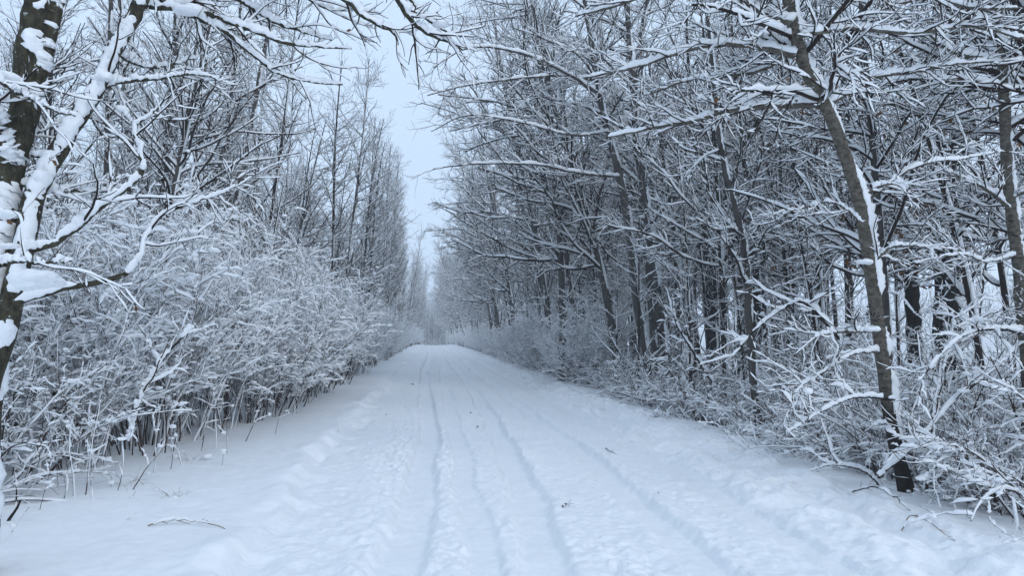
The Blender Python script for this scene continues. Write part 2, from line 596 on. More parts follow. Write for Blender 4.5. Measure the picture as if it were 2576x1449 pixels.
def forest_tree(name, seed, H, r0, lean, bias, kind='pole', bark=M_POLE, leaves=0, thick=1.0, fine=1.0, low=0.32):
    """A whole generic tree: trunk, crown of twigs, snow lying on both."""
    rng = np.random.default_rng(seed)
    root = empty(name)
    n = 40
    s = np.linspace(0, 1, n)
    bend = rng.normal(size=(4, 2)) * 0.014 * H
    P = np.stack([lean * H * s ** 1.6 * bias + bend[0, 0] * np.sin(s * 5 + bend[1, 0] * 9) * s, bend[2, 0] * np.sin(s * 4 + bend[3, 1] * 9) * s, -0.9 + (H + 0.9) * s], -1)[None]
    R = (r0 * (1 - 0.9 * s) ** 0.85 + 0.006)[None]
    R[:, :5] *= np.linspace(1.35, 1.0, 5)
    tr, cr, sn = Acc(), Acc(), Acc()
    tubes(tr, P, R, 9, 0.04, rng)
    snow_on(sn, P, R, 6, rng, 0.008, 0.25, 0.0, 0.8, 0.2, 1.0, 0.4, (0.05, 0.5), None, 3)
    f = 1 / fine
    if kind == 'pole':
        b1 = grow(rng, P, R, 4.8, 0.19, 10, 0.82, 0.2, (low - 0.08, 0.98), 0.42, 0.007, 0.03, 0.05, 0.09, 1, (0.16 * bias, 0, 0.05), 0.55, True)
        b2 = grow(rng, *b1, 3.8, 0.85, 7, 0.8, 0.22, (0.1, 1), 0.6, 0.0052, 0.02, 0.05, 0.12, 0.8, (0, 0, 0.08), 0.45)
        b3 = grow(rng, *b2, 4.4 * fine, 0.42, 5, 0.75, 0.22, (0.1, 1), 0.7, 0.0042, 0.02, 0.06, 0.13, 0.8, (0, 0, 0.05), 0.3)
    elif kind == 'arch':      # reaches over the lane, long flat sprays
        b1 = grow(rng, P, R, 4.2, 0.32, 14, 1.0, 0.28, (low, 0.98), 0.5, 0.009, 0.045, 0.012, 0.10, 1, (0.30 * bias, 0, 0.16), 0.5, True)
        b2 = grow(rng, *b1, 3.8 * fine, 1.15, 10, 0.85, 0.25, (0.08, 1), 0.6, 0.005 * f, 0.02, 0.015, 0.13, 0.75, (0.1 * bias, 0, 0.05), 0.5)
        b3 = grow(rng, *b2, 6.4 * fine, 0.42, 6, 0.8, 0.24, (0.1, 1), 0.7, 0.0036 * f, 0.02, 0.045, 0.14, 0.8, (0, 0, 0.04), 0.35)
    elif kind == 'oak':
        b1 = grow(rng, P, R, 2.6, 0.34, 12, 0.95, 0.25, (low - 0.08, 0.97), 0.5, 0.012, 0.09, 0.02, 0.16, 1, (0.2 * bias, 0, 0.1), 0.45, True)
        b2 = grow(rng, *b1, 3.0, 1.3, 8, 0.85, 0.25, (0.1, 1), 0.55, 0.007, 0.03, 0.01, 0.18, 0.7, (0, 0, 0.04), 0.5)
        b3 = grow(rng, *b2, 3.8, 0.5, 5, 0.8, 0.25, (0.1, 1), 0.7, 0.0045, 0.02, 0.02, 0.16, 0.7, (0, 0, 0), 0.35)
    else:                     # sapling
        b1 = grow(rng, P, R, 6.5, 0.32, 10, 0.9, 0.24, (0.12, 0.98), 0.5, 0.005, 0.02, 0.03, 0.11, 1, (0.15 * bias, 0, 0.05), 0.5, True)
        b2 = grow(rng, *b1, 5.0, 0.55, 7, 0.8, 0.24, (0.1, 1), 0.6, 0.004, 0.012, 0.01, 0.14, 0.7, (0, 0, 0.04), 0.4)
        b3 = grow(rng, *b2, 6.5, 0.26, 5, 0.8, 0.24, (0.1, 1), 0.7, 0.0033, 0.01, 0.03, 0.14, 0.7, (0, 0, 0), 0.3)
    for q, (b, k, kw) in enumerate(((b1, 5, 6), (b2, 4, 5), (b3, 3, 4))):
        tubes(cr, *b, k)
        snow_on(sn, *b, kw, rng, 0.004, (1.7, 1.6, 1.4)[q] * thick, 0.0018, 1.0, (0.06, 0.14, 0.30)[q], 0.5, tipbare=int(q > 0))
    pads(sn, *b1, rng, int(len(b1[0]) * 0.4), 0.022 * thick)
    pads(sn, *b2, rng, int(len(b2[0]) * 0.08), 0.016 * thick)
    tr.build("trunk", bark, root)
    cr.build("crown", M_TWIG, root)
    sn.build("snow_cover", M_SNOW, root)
    if leaves:
        lf = Acc()
        dead_leaves(lf, rng, b3[0], leaves, 0.09)
        lf.build("dead_leaves", M_LEAF, root)
    return root


def shrub(name, seed, H, stems, spread=0.35, arch=-0.03, dens=1.0, snow=1.0, tilt=0.42, fat=1.0, bark=M_STEM):
    rng = np.random.default_rng(seed)
    root = empty(name)
    a = rng.uniform(0, 6.283, stems)
    r = spread * np.sqrt(rng.random(stems))
    S = np.stack([r * np.cos(a), r * np.sin(a), -0.12 + 0 * a], -1)
    a = a + rng.normal(0, 0.5, stems)
    tl = rng.uniform(0.03, tilt, stems)
    d = np.stack([np.cos(a) * np.sin(tl), np.sin(a) * np.sin(tl), np.cos(tl)], -1)
    L = H * rng.uniform(0.55, 1.3, stems)
    b0 = sweep(rng, S, norm(d), L, 14, fat * rng.uniform(0.005, 0.011, stems) * (0.6 + 0.25 * H), arch, 0.09, 0.3)
    b1 = grow(rng, *b0, 6.5 * dens, 0.30, 9, 0.95, 0.3, (0.28, 1), 0.6, 0.0036, 0.008, -0.015, 0.15, 0.7, (0, 0, 0.05), 0.4, True)
    b2 = grow(rng, *b1, 6.2 * dens, 0.34, 7, 0.85, 0.28, (0.08, 1), 0.7, 0.0028, 0.006, 0.0, 0.17, 0.7, (0, 0, 0.02), 0.4)
    b3 = grow(rng, *b2, 4.2 * dens, 0.15, 5, 0.8, 0.25, (0.1, 1), 0.8, 0.0023, 0.006, 0.04, 0.15, 0.9, (0, 0, 0.05), 0.2)
    st, sn = Acc(), Acc()
    tubes(st, *b0, 5)
    b4 = grow(rng, *b0, 5.0 * dens, 0.55, 9, 0.5, 0.25, (0.1, 1), 0.6, 0.003, 0.007, 0.04, 0.10, 1, (0, 0, 0.25), 0.3)   # bare switches
    b5 = grow(rng, *b4, 5.0, 0.16, 5, 0.7, 0.2, (0.3, 1), 0.8, 0.0024, 0.006, 0.04, 0.12, 1, (0, 0, 0.1), 0.2)
    for b in (b1, b2, b3, b4, b5):
        tubes(st, *b, 3)
    snow_on(sn, *b4, 4, rng, 0.004, 1.6, 0.0015, 0.95, 0.4, tipbare=1)
    snow_on(sn, *b0, 6, rng, 0.006 * snow, 2.0, 0.003, 0.95, 0.06, lump=0.5)
    snow_on(sn, *b1, 5, rng, 0.019 * snow, 2.4, 0.0075, 1.1, 0.10, lump=0.6, tipbare=1)
    snow_on(sn, *b2, 5, rng, 0.017 * snow, 2.4, 0.0058, 1.1, 0.10, lump=0.5, tipbare=1)
    snow_on(sn, *b3, 4, rng, 0.010 * snow, 2.2, 0.0040, 1.0, 0.35, lump=0.5, tipbare=1)
    pads(sn, *b0, rng, int(stems * 1.5), 0.024 * snow, (0.3, 1))
    pads(sn, *b1, rng, int(len(b1[0]) * 1.2), 0.026 * snow)
    pads(sn, *b2, rng, int(len(b2[0]) * 0.6), 0.020 * snow)
    st.build("branches", bark, root)
    sn.build("snow_cover", M_SNOW, root)
    return root


def pix_line(pts, Y0, Y1=None):
    """Pixel polyline -> world points, the distance running from Y0 to Y1."""
    Y1 = Y0 if Y1 is None else Y1
    m = len(pts)
    return np.array([at(p[0], p[1], p[2] if len(p) > 2 else Y0 + (Y1 - Y0) * q / (m - 1)) for q, p in enumerate(pts)])


def hero_tree(name, seed, label, trunks, limbs, bark, auto=None, twig=1.0, leaves=0, leaf_from=None, group=None, dense=1.0, thick=1.0, blow=None, lumps=(), marks=(), coat=(0.16, 0.2, 0.5)):
    """A tree with its own traced trunk and limbs; twigs and snow grown on them.
    trunks: (pixel points, Y0, Y1, radius at foot, radius at tip); limbs likewise."""
    rng = np.random.default_rng(seed)
    P0 = pix_line(trunks[0][0], trunks[0][1], trunks[0][2])
    base = np.array((P0[0, 0], P0[0, 1], gz(P0[0, 0], P0[0, 1])))
    root = empty(name, tuple(base))
    tag(root, label, "tree", group)
    tr, sn, cr = Acc(), Acc(), Acc()
    T = []
    for q, (pts, Y0, Y1, ra, rb) in enumerate(trunks):
        p = pix_line(pts, Y0, Y1) - base
        if p[0, 2] > -0.1 and q == 0:
            p = np.concatenate([[p[0] + (0, 0, -0.1 - p[0, 2] - 0.15)], p])
        P, R = resample(p, np.linspace(ra, rb, len(p)), 48, rng, ra * 0.05)
        if q == 0:
            R[:4] *= np.linspace(1.3, 1.0, 4)
        T.append((P[None], R[None]))
        tubes(tr, P[None], R[None], 16, 0.035, rng)
        P2, R2 = resample(P, R, 200, rng, ra * 0.02)
        snow_on(sn, P2[None], R2[None], 11, rng, 0.006, coat[0], 0.0, 0.84, coat[1], 1.25, coat[2], (0.05, 0.65), blow, 6, 0, 0.2)
    LP, LR = [], []
    lsets = []
    for pts, Y0, Y1, ra, rb in limbs:
        p = pix_line(pts, Y0, Y1) - base
        P, R = resample(p, np.linspace(ra, rb, len(p)), 26, rng, 0.004)
        LP.append(P)
        LR.append(R)
    b1s = []
    if LP:
        L = (np.array(LP), np.array(LR))
        for a, b in zip(LP, LR):
            lm = Acc()
            tubes(lm, a[None], b[None], 7, 0.04, rng)
            lm.build("limb", bark, root)
            P2, R2 = resample(a, b, 90, rng, 0.003)
            snow_on(sn, P2[None], R2[None], 8, rng, 0.006, 1.7 * thick, 0.003, 1.0, 0.07, 0.6, 0.26, (0.15, 0.7), blow, 4, 0, 0.10)
        b1s.append(L)
    if auto:
        for P, R in T:
            A = grow(rng, P, R, auto['per_m'], auto['len'], 12, auto.get('ang', 1.0), 0.25, auto.get('t', (0.3, 1)), 0.45, 0.008, 0.035, auto.get('trop', 0.0), 0.09, 1,
                     auto.get('bias', (0, 0, 0.1)), 0.3)
            if len(A[0]):
                tubes(cr, *A, 5)
                snow_on(sn, *A, 6, rng, 0.005, 1.8 * thick, 0.0025, 1.0, 0.05)
                b1s.append(A)
    last = []
    for b1 in b1s:
        b2 = grow(rng, *b1, 4.4 * dense, 0.85 * twig, 11, 0.8, 0.25, (0.06, 1), 0.55, 0.0042, 0.010, 0.0, 0.13, 0.8, (0, 0, 0.06), 0.4)
        b3 = grow(rng, *b2, 7.5 * dense, 0.36 * twig, 7, 0.8, 0.25, (0.08, 1), 0.7, 0.0028, 0.006, 0.04, 0.14, 0.8, (0, 0, 0.03), 0.3)
        for b, k, kw in ((b2, 5, 6), (b3, 4, 5)):
            tubes(cr, *b, k)
        snow_on(sn, *b2, 6, rng, 0.005, 1.9 * thick, 0.002, 1.0, 0.08, tipbare=1)
        snow_on(sn, *b3, 5, rng, 0.004, 2.0 * thick, 0.0018, 1.0, 0.2, tipbare=1)
        pads(sn, *b1, rng, int(len(b1[0]) * 0.6), 0.026)
        pads(sn, *b2, rng, int(len(b2[0]) * 0.10), 0.017)
        last.append(b3[0][:, -5:])
    for px, py, Y, r in lumps:
        c = at(px, py, Y) - base
        pads(sn, np.array([[c - (r * 0.9, 0, r * 0.2), c + (r * 0.9, 0, -r * 0.1)]]), np.array([[r, r]]), rng, 9, r * 0.5)
    for q, stroke in enumerate(marks):
        mk = Acc()
        P, R = resample(np.array([at(*p) - base for p in stroke]), [0.006] * len(stroke), 6)
        tubes(mk, P[None], R[None], 5)
        mk.build("carved_mark", M_CHAR, root)
    tr.build("trunk", bark, root)
    if cr.n:
        cr.build("crown", M_TWIG, root)
    sn.build("snow_cover", M_SNOW, root)
    if leaves:
        lf = Acc()
        dead_leaves(lf, rng, np.concatenate(last), leaves, 0.12 if leaves > 100 else 0.07)
        lf.build("dead_leaves", M_LEAF, root)
    return root


# --- traced trees -----------------------------------------------------------
hero_tree("mossy_tree", 11, "mossy dark forked trunk leaning over at the left edge, plastered with snow",
          [([(-62, 1380), (-45, 1000), (-30, 760), (-12, 600), (20, 420), (58, 280), (78, 120), (95, -60), (105, -400)], 5.5, 5.6, 0.14, 0.075),
           ([(55, 290), (100, 160), (130, 40), (165, -120), (220, -400)], 5.55, 5.7, 0.07, 0.05)],
          [([(20, 420), (-20, 300), (-60, 200)], 5.5, 5.2, 0.05, 0.03),
           ([(-30, 180), (30, 225), (75, 246), (130, 275), (190, 292)], 5.1, 5.3, 0.014, 0.006),
           ([(-40, 665), (40, 658), (110, 662), (180, 655)], 4.6, 4.7, 0.014, 0.006),
           ([(10, 450), (110, 478), (200, 480), (285, 484)], 5.5, 5.9, 0.016, 0.007),
           ([(120, -60), (300, -110), (560, -100), (760, -80), (870, 0), (930, 52), (985, 76), (1001, 112)], 5.7, 6.3, 0.035, 0.008),
           ([(120, -160), (400, -220), (700, -190), (900, -120), (1000, 0), (1040, 58), (1085, 88), (1130, 104), (1162, 124)], 5.7, 6.6, 0.04, 0.008),
           ([(760, -85), (900, -70), (1010, -20), (1060, 34), (1110, 72), (1160, 92)], 6.1, 6.6, 0.018, 0.007)],
          M_MOSSY, None, 0.75, 8, dense=1.15, coat=(0.09, 0.36, 0.45), blow=(0.62, -0.40, 0), lumps=[(95, 712, 4.9, 0.10), (0, 540, 4.9, 0.07), (20, 620, 5.0, 0.05), (1112, 62, 6.4, 0.05), (5, 200, 5.25, 0.09)])

hero_tree("snow_plastered_tree", 12, "slim tree bent to the right beside the mossy trunk, its limbs thick with snow",
          [([(-120, 1370), (-80, 1130), (-8, 900), (38, 710), (85, 500), (150, 370), (230, 240), (285, 130), (340, 30), (385, -80), (440, -300)], 5.2, 6.0, 0.085, 0.045)],
          [([(225, 240), (300, 206), (400, 196), (480, 184), (560, 202)], 5.7, 6.0, 0.02, 0.006),
           ([(60, 630), (130, 612), (205, 560), (262, 512), (330, 462), (356, 430), (352, 375), (338, 318), (392, 280), (428, 238)], 5.3, 5.8, 0.028, 0.008),
           ([(40, 760), (180, 720), (320, 690), (365, 600), (400, 545), (470, 515), (540, 492), (592, 468)], 5.2, 6.2, 0.022, 0.007),
           ([(338, 318), (310, 280), (290, 230)], 5.75, 5.9, 0.01, 0.005),
           ([(345, 10), (440, 22), (500, 45), (560, 75), (640, 140), (700, 185), (780, 205), (862, 212)], 5.9, 6.4, 0.026, 0.007),
           ([(360, -20), (470, 15), (560, 48), (640, 76), (730, 110), (790, 116), (885, 121)], 5.95, 6.3, 0.028, 0.007),
           ([(380, -70), (520, -40), (620, 10), (700, 60), (760, 78), (835, 100)], 5.95, 6.6, 0.024, 0.007),
           ([(420, -200), (600, -160), (700, -60), (780, 0), (840, 22), (905, 28)], 6.0, 6.8, 0.024, 0.007),
           ([(285, 130), (360, 165), (440, 160), (520, 132)], 5.85, 6.3, 0.016, 0.006),
           ([(130, 400), (60, 380), (100, 330), (180, 300)], 5.5, 5.9, 0.014, 0.006)],
          M_MOSSY, None, 0.8, 0, dense=1.15, thick=0.95, coat=(0.20, 0.03, 0.22), blow=(0.78, -1.15, 0.0), lumps=[(480, 28, 5.9, 0.075), (300, 470, 5.6, 0.05), (255, 195, 5.65, 0.06)])

hero_tree("aspen_tree", 21, "tan aspen with carved marks, curving up over the right verge",
          [([(2290, 1268, 7.6), (2252, 1120, 7.6), (2226, 950, 7.55), (2206, 800, 7.5), (2186, 650, 7.4), (2160, 500, 7.3), (2122, 380, 7.2), (2082, 275, 7.1),
             (2034, 185, 7.0), (2006, 100, 6.9), (1985, 0, 6.8), (1955, -200, 6.6), (1930, -500, 6.3)], 7, 7, 0.071, 0.05)],
          [([(2075, 268), (2000, 256), (1920, 232), (1845, 224)], 7.1, 7.4, 0.04, 0.014),
           ([(2060, 262), (1950, 266), (1850, 275), (1760, 300), (1650, 320), (1530, 345)], 7.1, 7.9, 0.035, 0.009),
           ([(2000, 140), (1900, 116), (1810, 112), (1720, 128), (1600, 168), (1470, 195)], 6.9, 7.6, 0.032, 0.009),
           ([(1990, 60), (1930, 40), (1880, 12), (1820, -30), (1700, -60)], 6.8, 7.2, 0.04, 0.012),
           ([(2005, 110), (1930, 170), (1830, 190), (1740, 200), (1620, 240)], 6.9, 8.2, 0.022, 0.008),
           ([(2000, 90), (2150, 72), (2300, 84), (2440, 66), (2580, 100)], 6.8, 6.6, 0.024, 0.01),
           ([(2085, 262), (2200, 196), (2300, 180), (2400, 160), (2560, 150)], 7.1, 6.9, 0.022, 0.008),
           ([(2164, 495), (2220, 466), (2262, 462), (2290, 488)], 7.3, 7.1, 0.02, 0.008),
           ([(2190, 665), (2250, 620), (2330, 624), (2345, 655)], 7.4, 7.0, 0.016, 0.007),
           ([(2200, 832), (2150, 834), (2090, 838), (2050, 850)], 7.45, 7.1, 0.022, 0.008),
           ([(2212, 885), (2150, 890), (2090, 925), (2030, 962), (1985, 1000)], 7.5, 7.0, 0.016, 0.006),
           ([(2170, 560), (2100, 510), (2030, 520), (1970, 540)], 7.3, 7.6, 0.012, 0.006),
           ([(2160, 520), (2300, 420), (2420, 400), (2520, 380)], 7.3, 7.6, 0.014, 0.006),
           ([(1980, -20), (2100, -60), (2300, -20), (2450, 20), (2560, 20)], 6.8, 6.5, 0.03, 0.01),
           ([(1960, -150), (1850, -120), (1700, -40), (1560, 10), (1450, 40)], 6.6, 7.3, 0.03, 0.009)],
          M_ASPEN, dict(per_m=3.4, len=1.9, t=(0.5, 1), bias=(-0.1, 0, 0.1)), 0.85, 10, dense=1.6, thick=1.3, coat=(0.42, 0.12, 0.4),
          lumps=[(2195, 830, 7.3, 0.05), (2180, 660, 7.25, 0.055), (1790, 108, 7.2, 0.05), (2090, 210, 6.95, 0.07)],
          marks=[[(2180, 786, 7.42), (2184, 797, 7.42)], [(2190, 783, 7.405), (2193, 795, 7.405)], [(2201, 786, 7.405), (2197, 797, 7.405)], [(2206, 797, 7.41), (2213, 794, 7.42)],
                 [(2182, 806, 7.42), (2186, 812, 7.42)], [(2196, 805, 7.405), (2204, 806, 7.405)], [(2180, 772, 7.42), (2190, 771, 7.41)], [(2208, 806, 7.41), (2212, 803, 7.42)]])

hero_tree("edge_aspen_tree", 22, "grey straight aspen trunk standing at the far right edge",
          [([(2604, 1250), (2590, 1000), (2572, 780), (2560, 640), (2545, 540), (2532, 400), (2528, 250), (2520, 100), (2505, -150), (2490, -400)], 8.3, 8.3, 0.078, 0.055)],
          [([(2530, 225), (2450, 204), (2390, 202), (2320, 190)], 8.3, 7.8, 0.03, 0.01),
           ([(2545, 530), (2480, 476), (2420, 446), (2370, 424)], 8.3, 7.7, 0.024, 0.008),
           ([(2540, 500), (2600, 470), (2680, 420)], 8.3, 7.8, 0.022, 0.01),
           ([(2560, 640), (2480, 660), (2420, 640), (2300, 660)], 8.3, 7.6, 0.014, 0.006),
           ([(2525, 150), (2400, 130), (2300, 60), (2200, 40)], 8.3, 7.8, 0.022, 0.008),
           ([(2580, 830), (2500, 828), (2420, 860), (2340, 930)], 8.3, 7.4, 0.014, 0.006),
           ([(2515, 20), (2400, -20), (2250, 10), (2120, 0)], 8.3, 7.7, 0.024, 0.008)],
          M_ASPEN, dict(per_m=3.0, len=1.8, t=(0.45, 1)), 0.85, dense=1.5, thick=1.2)

hero_tree("crooked_tree", 23, "crooked slim tree with dark foot on the right verge, left of the tan aspen",
          [([(1910, 1075), (1896, 950), (1884, 800), (1880, 700), (1868, 600), (1848, 520), (1826, 440), (1808, 330), (1796, 200), (1780, 40)], 13.5, 13.2, 0.085, 0.035)],
          [([(1866, 595), (1840, 575), (1800, 577), (1748, 548)], 13.4, 12.6, 0.03, 0.01),
           ([(1870, 610), (1920, 590), (1990, 555)], 13.4, 13.0, 0.02, 0.008),
           ([(1850, 530), (1870, 470), (1880, 400), (1905, 330)], 13.3, 13.4, 0.022, 0.008),
           ([(1880, 740), (1960, 720), (2040, 690)], 13.4, 12.8, 0.012, 0.006)],
          M_POLE, dict(per_m=2.2, len=1.6, t=(0.35, 1)), 1.0)

hero_tree("twin_trunk_tree", 24, "stout twin-trunked grey tree standing right of the lane, beside the brushy edge",
          [([(1684, 985), (1662, 820), (1640, 640), (1620, 480), (1602, 350), (1590, 200), (1576, 0), (1560, -250)], 21, 20.6, 0.16, 0.06),
           ([(1640, 985), (1606, 780), (1585, 600), (1560, 450), (1526, 320), (1505, 220), (1480, 60), (1450, -150)], 21, 20.0, 0.135, 0.05),
           ([(1655, 985), (1632, 700), (1612, 460), (1596, 300), (1610, 100), (1650, -100)], 21.6, 22, 0.10, 0.05)],
          [([(1556, 445), (1450, 434), (1350, 414), (1200, 412), (1090, 425)], 20.4, 18.2, 0.045, 0.012),
           ([(1512, 240), (1420, 180), (1300, 130), (1180, 120), (1090, 170)], 20.2, 18.2, 0.05, 0.012),
           ([(1500, 200), (1400, 190), (1280, 200), (1170, 215), (1075, 240)], 20.2, 18.2, 0.04, 0.012),
           ([(1530, 330), (1440, 340), (1320, 310), (1180, 290), (1085, 330)], 20.4, 18.2, 0.035, 0.012),
           ([(1600, 330), (1700, 250), (1800, 220)], 20.8, 19, 0.03, 0.012)],
          M_POLE, dict(per_m=2.6, len=2.8, t=(0.4, 1), bias=(-0.4, 0, 0.2)), 1.5, dense=1.0)

hero_tree("dark_oak_tree", 25, "thick black oak trunk at the back of the right woods, near the open field",
          [([(2392, 850), (2396, 700), (2394, 560), (2402, 440), (2412, 300), (2424, 100), (2430, -100)], 15, 15, 0.23, 0.13)],
          [([(2402, 420), (2350, 330), (2290, 280), (2200, 250)], 15, 14, 0.06, 0.02),
           ([(2400, 560), (2470, 500), (2540, 470)], 15, 14.5, 0.05, 0.02)],
          M_DARK, dict(per_m=2.0, len=2.6, t=(0.25, 1)), 1.4, 600, dense=1.0)
hero_tree("forked_oak_tree", 26, "dark forked oak with brown leaves still hanging, behind the tan aspen",
          [([(2300, 840), (2290, 700), (2275, 600), (2240, 480), (2205, 380), (2170, 240), (2150, 50)], 16, 15.6, 0.17, 0.09),
           ([(2285, 660), (2310, 540), (2330, 400), (2340, 250), (2350, 50)], 16, 16.2, 0.12, 0.07)],
          [([(2280, 620), (2230, 590), (2180, 600)], 16, 15.5, 0.04, 0.02)],
          M_DARK, dict(per_m=2.4, len=2.4, t=(0.2, 1)), 1.4, 1500, dense=1.0)
hero_tree("slanting_oak_tree", 27, "dark oak limb-trunk slanting up to the right beside the black oak",
          [([(2360, 850), (2365, 700), (2350, 560), (2345, 450), (2352, 300), (2370, 0)], 17, 17, 0.14, 0.08),
           ([(2362, 720), (2420, 640), (2480, 560), (2560, 440)], 17, 16.5, 0.09, 0.05)],
          [], M_DARK, dict(per_m=2.0, len=2.2, t=(0.3, 1)), 1.4, 120, dense=0.9)

for q, (pts, Y, ra) in enumerate([
        ([(408, 470), (425, 330), (432, 200), (445, 60), (455, -120)], 19, 0.12),
        ([(520, 560), (560, 400), (590, 200), (604, 60), (615, -80)], 22, 0.10),
        ([(572, 620), (600, 480), (632, 320), (655, 180), (680, 60)], 24, 0.105),
        ([(270, 420), (272, 300), (275, 160), (280, -20)], 20, 0.09),
        ([(330, 430), (318, 300), (312, 160), (300, -20)], 23, 0.10)]):
    x0 = at(*pts[0], Y)
    g = gz(x0[0], x0[1])
    foot = px_of(x0[0] + (0.3 if q in (1, 2) else 0) * -1.5, Y, g)
    hero_tree("poplar_tree", 31 + q, ["leaning pair of grey poplar stems, the left one, above the left shrubs", "slanting grey poplar pole, left of its parallel twin",
                                      "slanting grey poplar pole, right of its parallel twin", "upright grey pole tree seen through the bent tree's branches",
                                      "upright grey pole tree just right of its thinner neighbour"][q],
              [([foot] + pts, Y, Y, ra * 1.15, ra * 0.55)], [], M_POLE, dict(per_m=2.6, len=1.7, ang=0.85, t=(0.25, 1), trop=0.03), 1.1, dense=0.9,
              group="poplar poles behind the left shrubs")

# --- generic trees: a few grown kinds, each copied ----------------------------
rngp = np.random.default_rng(5)
KINDS_L = [forest_tree("bare_tree", 101 + q, H, r, ln, 1, k, bk) for q, (H, r, ln, k, bk) in enumerate([
    (13.5, 0.085, 0.04, 'pole', M_POLE), (15.5, 0.11, 0.03, 'pole', M_POLE), (12.0, 0.075, 0.08, 'pole', M_TWIG), (14.5, 0.09, 0.06, 'pole', M_TWIG),
    (11.0, 0.085, 0.12, 'arch', M_POLE)])]
KINDS_R = [forest_tree("bare_tree", 151 + q, H, r, ln, -1, k, bk) for q, (H, r, ln, k, bk) in enumerate([
    (13.0, 0.12, 0.16, 'arch', M_POLE), (11.5, 0.09, 0.24, 'arch', M_TWIG), (14.5, 0.13, 0.10, 'arch', M_POLE)])]
DEEP_R = [forest_tree("bare_tree", 161 + q, H, r, ln, -1, k, bk, lv, 0.8, 0.7, 0.46) for q, (H, r, ln, k, bk, lv) in enumerate([
    (12.5, 0.10, 0.03, 'pole', M_DARK, 0), (14.0, 0.17, 0.05, 'oak', M_DARK, 320), (11.0, 0.085, 0.09, 'pole', M_TWIG, 0), (13.0, 0.07, 0.02, 'pole', M_DARK, 0), (12.0, 0.15, 0.08, 'oak', M_DARK, 0), (10.5, 0.06, 0.07, 'pole', M_DARK, 0), (13.5, 0.13, 0.12, 'arch', M_DARK, 0)])]
NEAR_R = [forest_tree("laden_tree", 171 + q, H, r, ln, -1, 'arch', bk, 30, 1.25, 1.3, 0.38) for q, (H, r, ln, bk) in enumerate([
    (9.5, 0.075, 0.10, M_POLE), (10.5, 0.09, 0.05, M_DARK), (8.5, 0.06, 0.16, M_TWIG)])]
SAPS = [forest_tree("sapling_tree", 181 + q, H, r, ln, b, 'sapling', M_TWIG, 0, 1.5) for q, (H, r, ln, b) in enumerate([
    (4.5, 0.026, 0.1, 1), (6.0, 0.034, 0.06, -1), (5.2, 0.03, 0.14, -1)])]
SHRUBS = [shrub("snowy_shrub", 201 + q, H, n, sp) for q, (H, n, sp) in enumerate([(2.8, 28, 0.5), (3.2, 32, 0.6), (2.4, 26, 0.5)])] + [shrub("snowy_shrub", 204, 3.0, 14, 0.5, -0.015, 0.8, 1.2, 0.6, 1.5, M_TWIG)]
LOWS = [shrub("low_brush", 221 + q, H, n, sp, ar, 0.85, 0.7, tl, 1.6) for q, (H, n, sp, ar, tl) in enumerate([(1.5, 22, 0.4, -0.08, 0.9), (2.0, 26, 0.5, -0.07, 0.8), (1.0, 20, 0.5, -0.10, 1.1)])]
USED = set()


def place(proto, x, y, rz, sc, label, cat, group, dz=0.0):
    loc = (x, y, gz(x, y) + dz)
    rot = (rngp.normal(0, 0.03), rngp.normal(0, 0.045), rz)
    if proto.name not in USED:
        USED.add(proto.name)
        proto.location, proto.rotation_euler, proto.scale = loc, rot, (sc, sc, sc)
        o = proto
    else:
        o = copy_tree(proto, loc, rot, sc)
    return tag(o, label, cat, group)


ORD = ["first", "second", "third", "fourth", "fifth", "sixth", "seventh", "eighth", "ninth", "tenth", "eleventh", "twelfth", "thirteenth", "fourteenth", "fifteenth",
       "sixteenth", "seventeenth", "eighteenth", "nineteenth", "twentieth"]


def nth(k):
    if k < 20:
        return ORD[k]
    t = ["", "", "twenty", "thirty", "forty", "fifty", "sixty", "seventy", "eighty", "ninety"]
    k += 1
    if k >= 100:
        return "hundred and " + nth(k - 101) if k > 100 else "hundredth"
    return (t[k // 10] + "-" + ORD[k % 10 - 1]) if k % 10 else t[k // 10][:-1] + "ieth"


def spots(n, x0, x1, y0, y1, mind, power=1.0):
    """Random feet at least mind apart, closer together near the viewer when power > 1."""
    out = []
    for _ in range(n * 60):
        if len(out) == n:
            break
        x = rngp.uniform(x0, x1)
        y = y0 + (y1 - y0) * rngp.random() ** power
        m = mind * (1 + y / 120)
        if all((x - a) ** 2 + (y - b) ** 2 > m * m for a, b in out):
            out.append((x, y))
    return out


def plant(kinds, pts, sc, label, cat, group, rz=0.5, key=lambda p: p[1]):
    for k, (x, y) in enumerate(sorted(pts, key=key)):
        proto = kinds[rngp.integers(len(kinds))]
        place(proto, x, y, rngp.uniform(-rz, rz), rngp.uniform(*sc), label.replace("#", nth(k)), cat, group)


ang = lambda p: p[0] / p[1]
# lane edges: one row each side
left_row = [(-3.4 - 0.5 * rngp.random() + 0.9 * smooth(60, 150, y), y) for y in np.concatenate([[30, 33.5, 38, 42, 45.5], np.arange(50, 200, 4.2)])]
right_row = [(5.7 + 0.55 * rngp.normal() - 0.8 * smooth(50, 130, y), y + (1.4 * rngp.normal() if y > 49 else 0)) for y in np.concatenate([[24.5, 27, 30, 32, 35, 38.5, 42, 46], np.arange(50, 200, 4.2)])]
end_row = [(x, 205 + 6 * rngp.random() + abs(x)) for x in np.arange(-9, 12, 0.75)]
plant(KINDS_L[:4], [p for p in left_row if p[1] > 49], (0.8, 1.2), "# bare tree along the far left lane edge, counting away from the viewer", "tree", "bare trees lining the left lane edge")
plant(KINDS_L[:4], [p for p in left_row if p[1] < 49], (0.92, 1.1), "# nearest tall bare tree on the left lane edge", "tree", "bare trees lining the left lane edge")
plant(KINDS_R[:3], right_row, (0.8, 1.2), "# bare tree along the right lane edge, counting away from the viewer", "tree", "bare trees arching from the right lane edge")
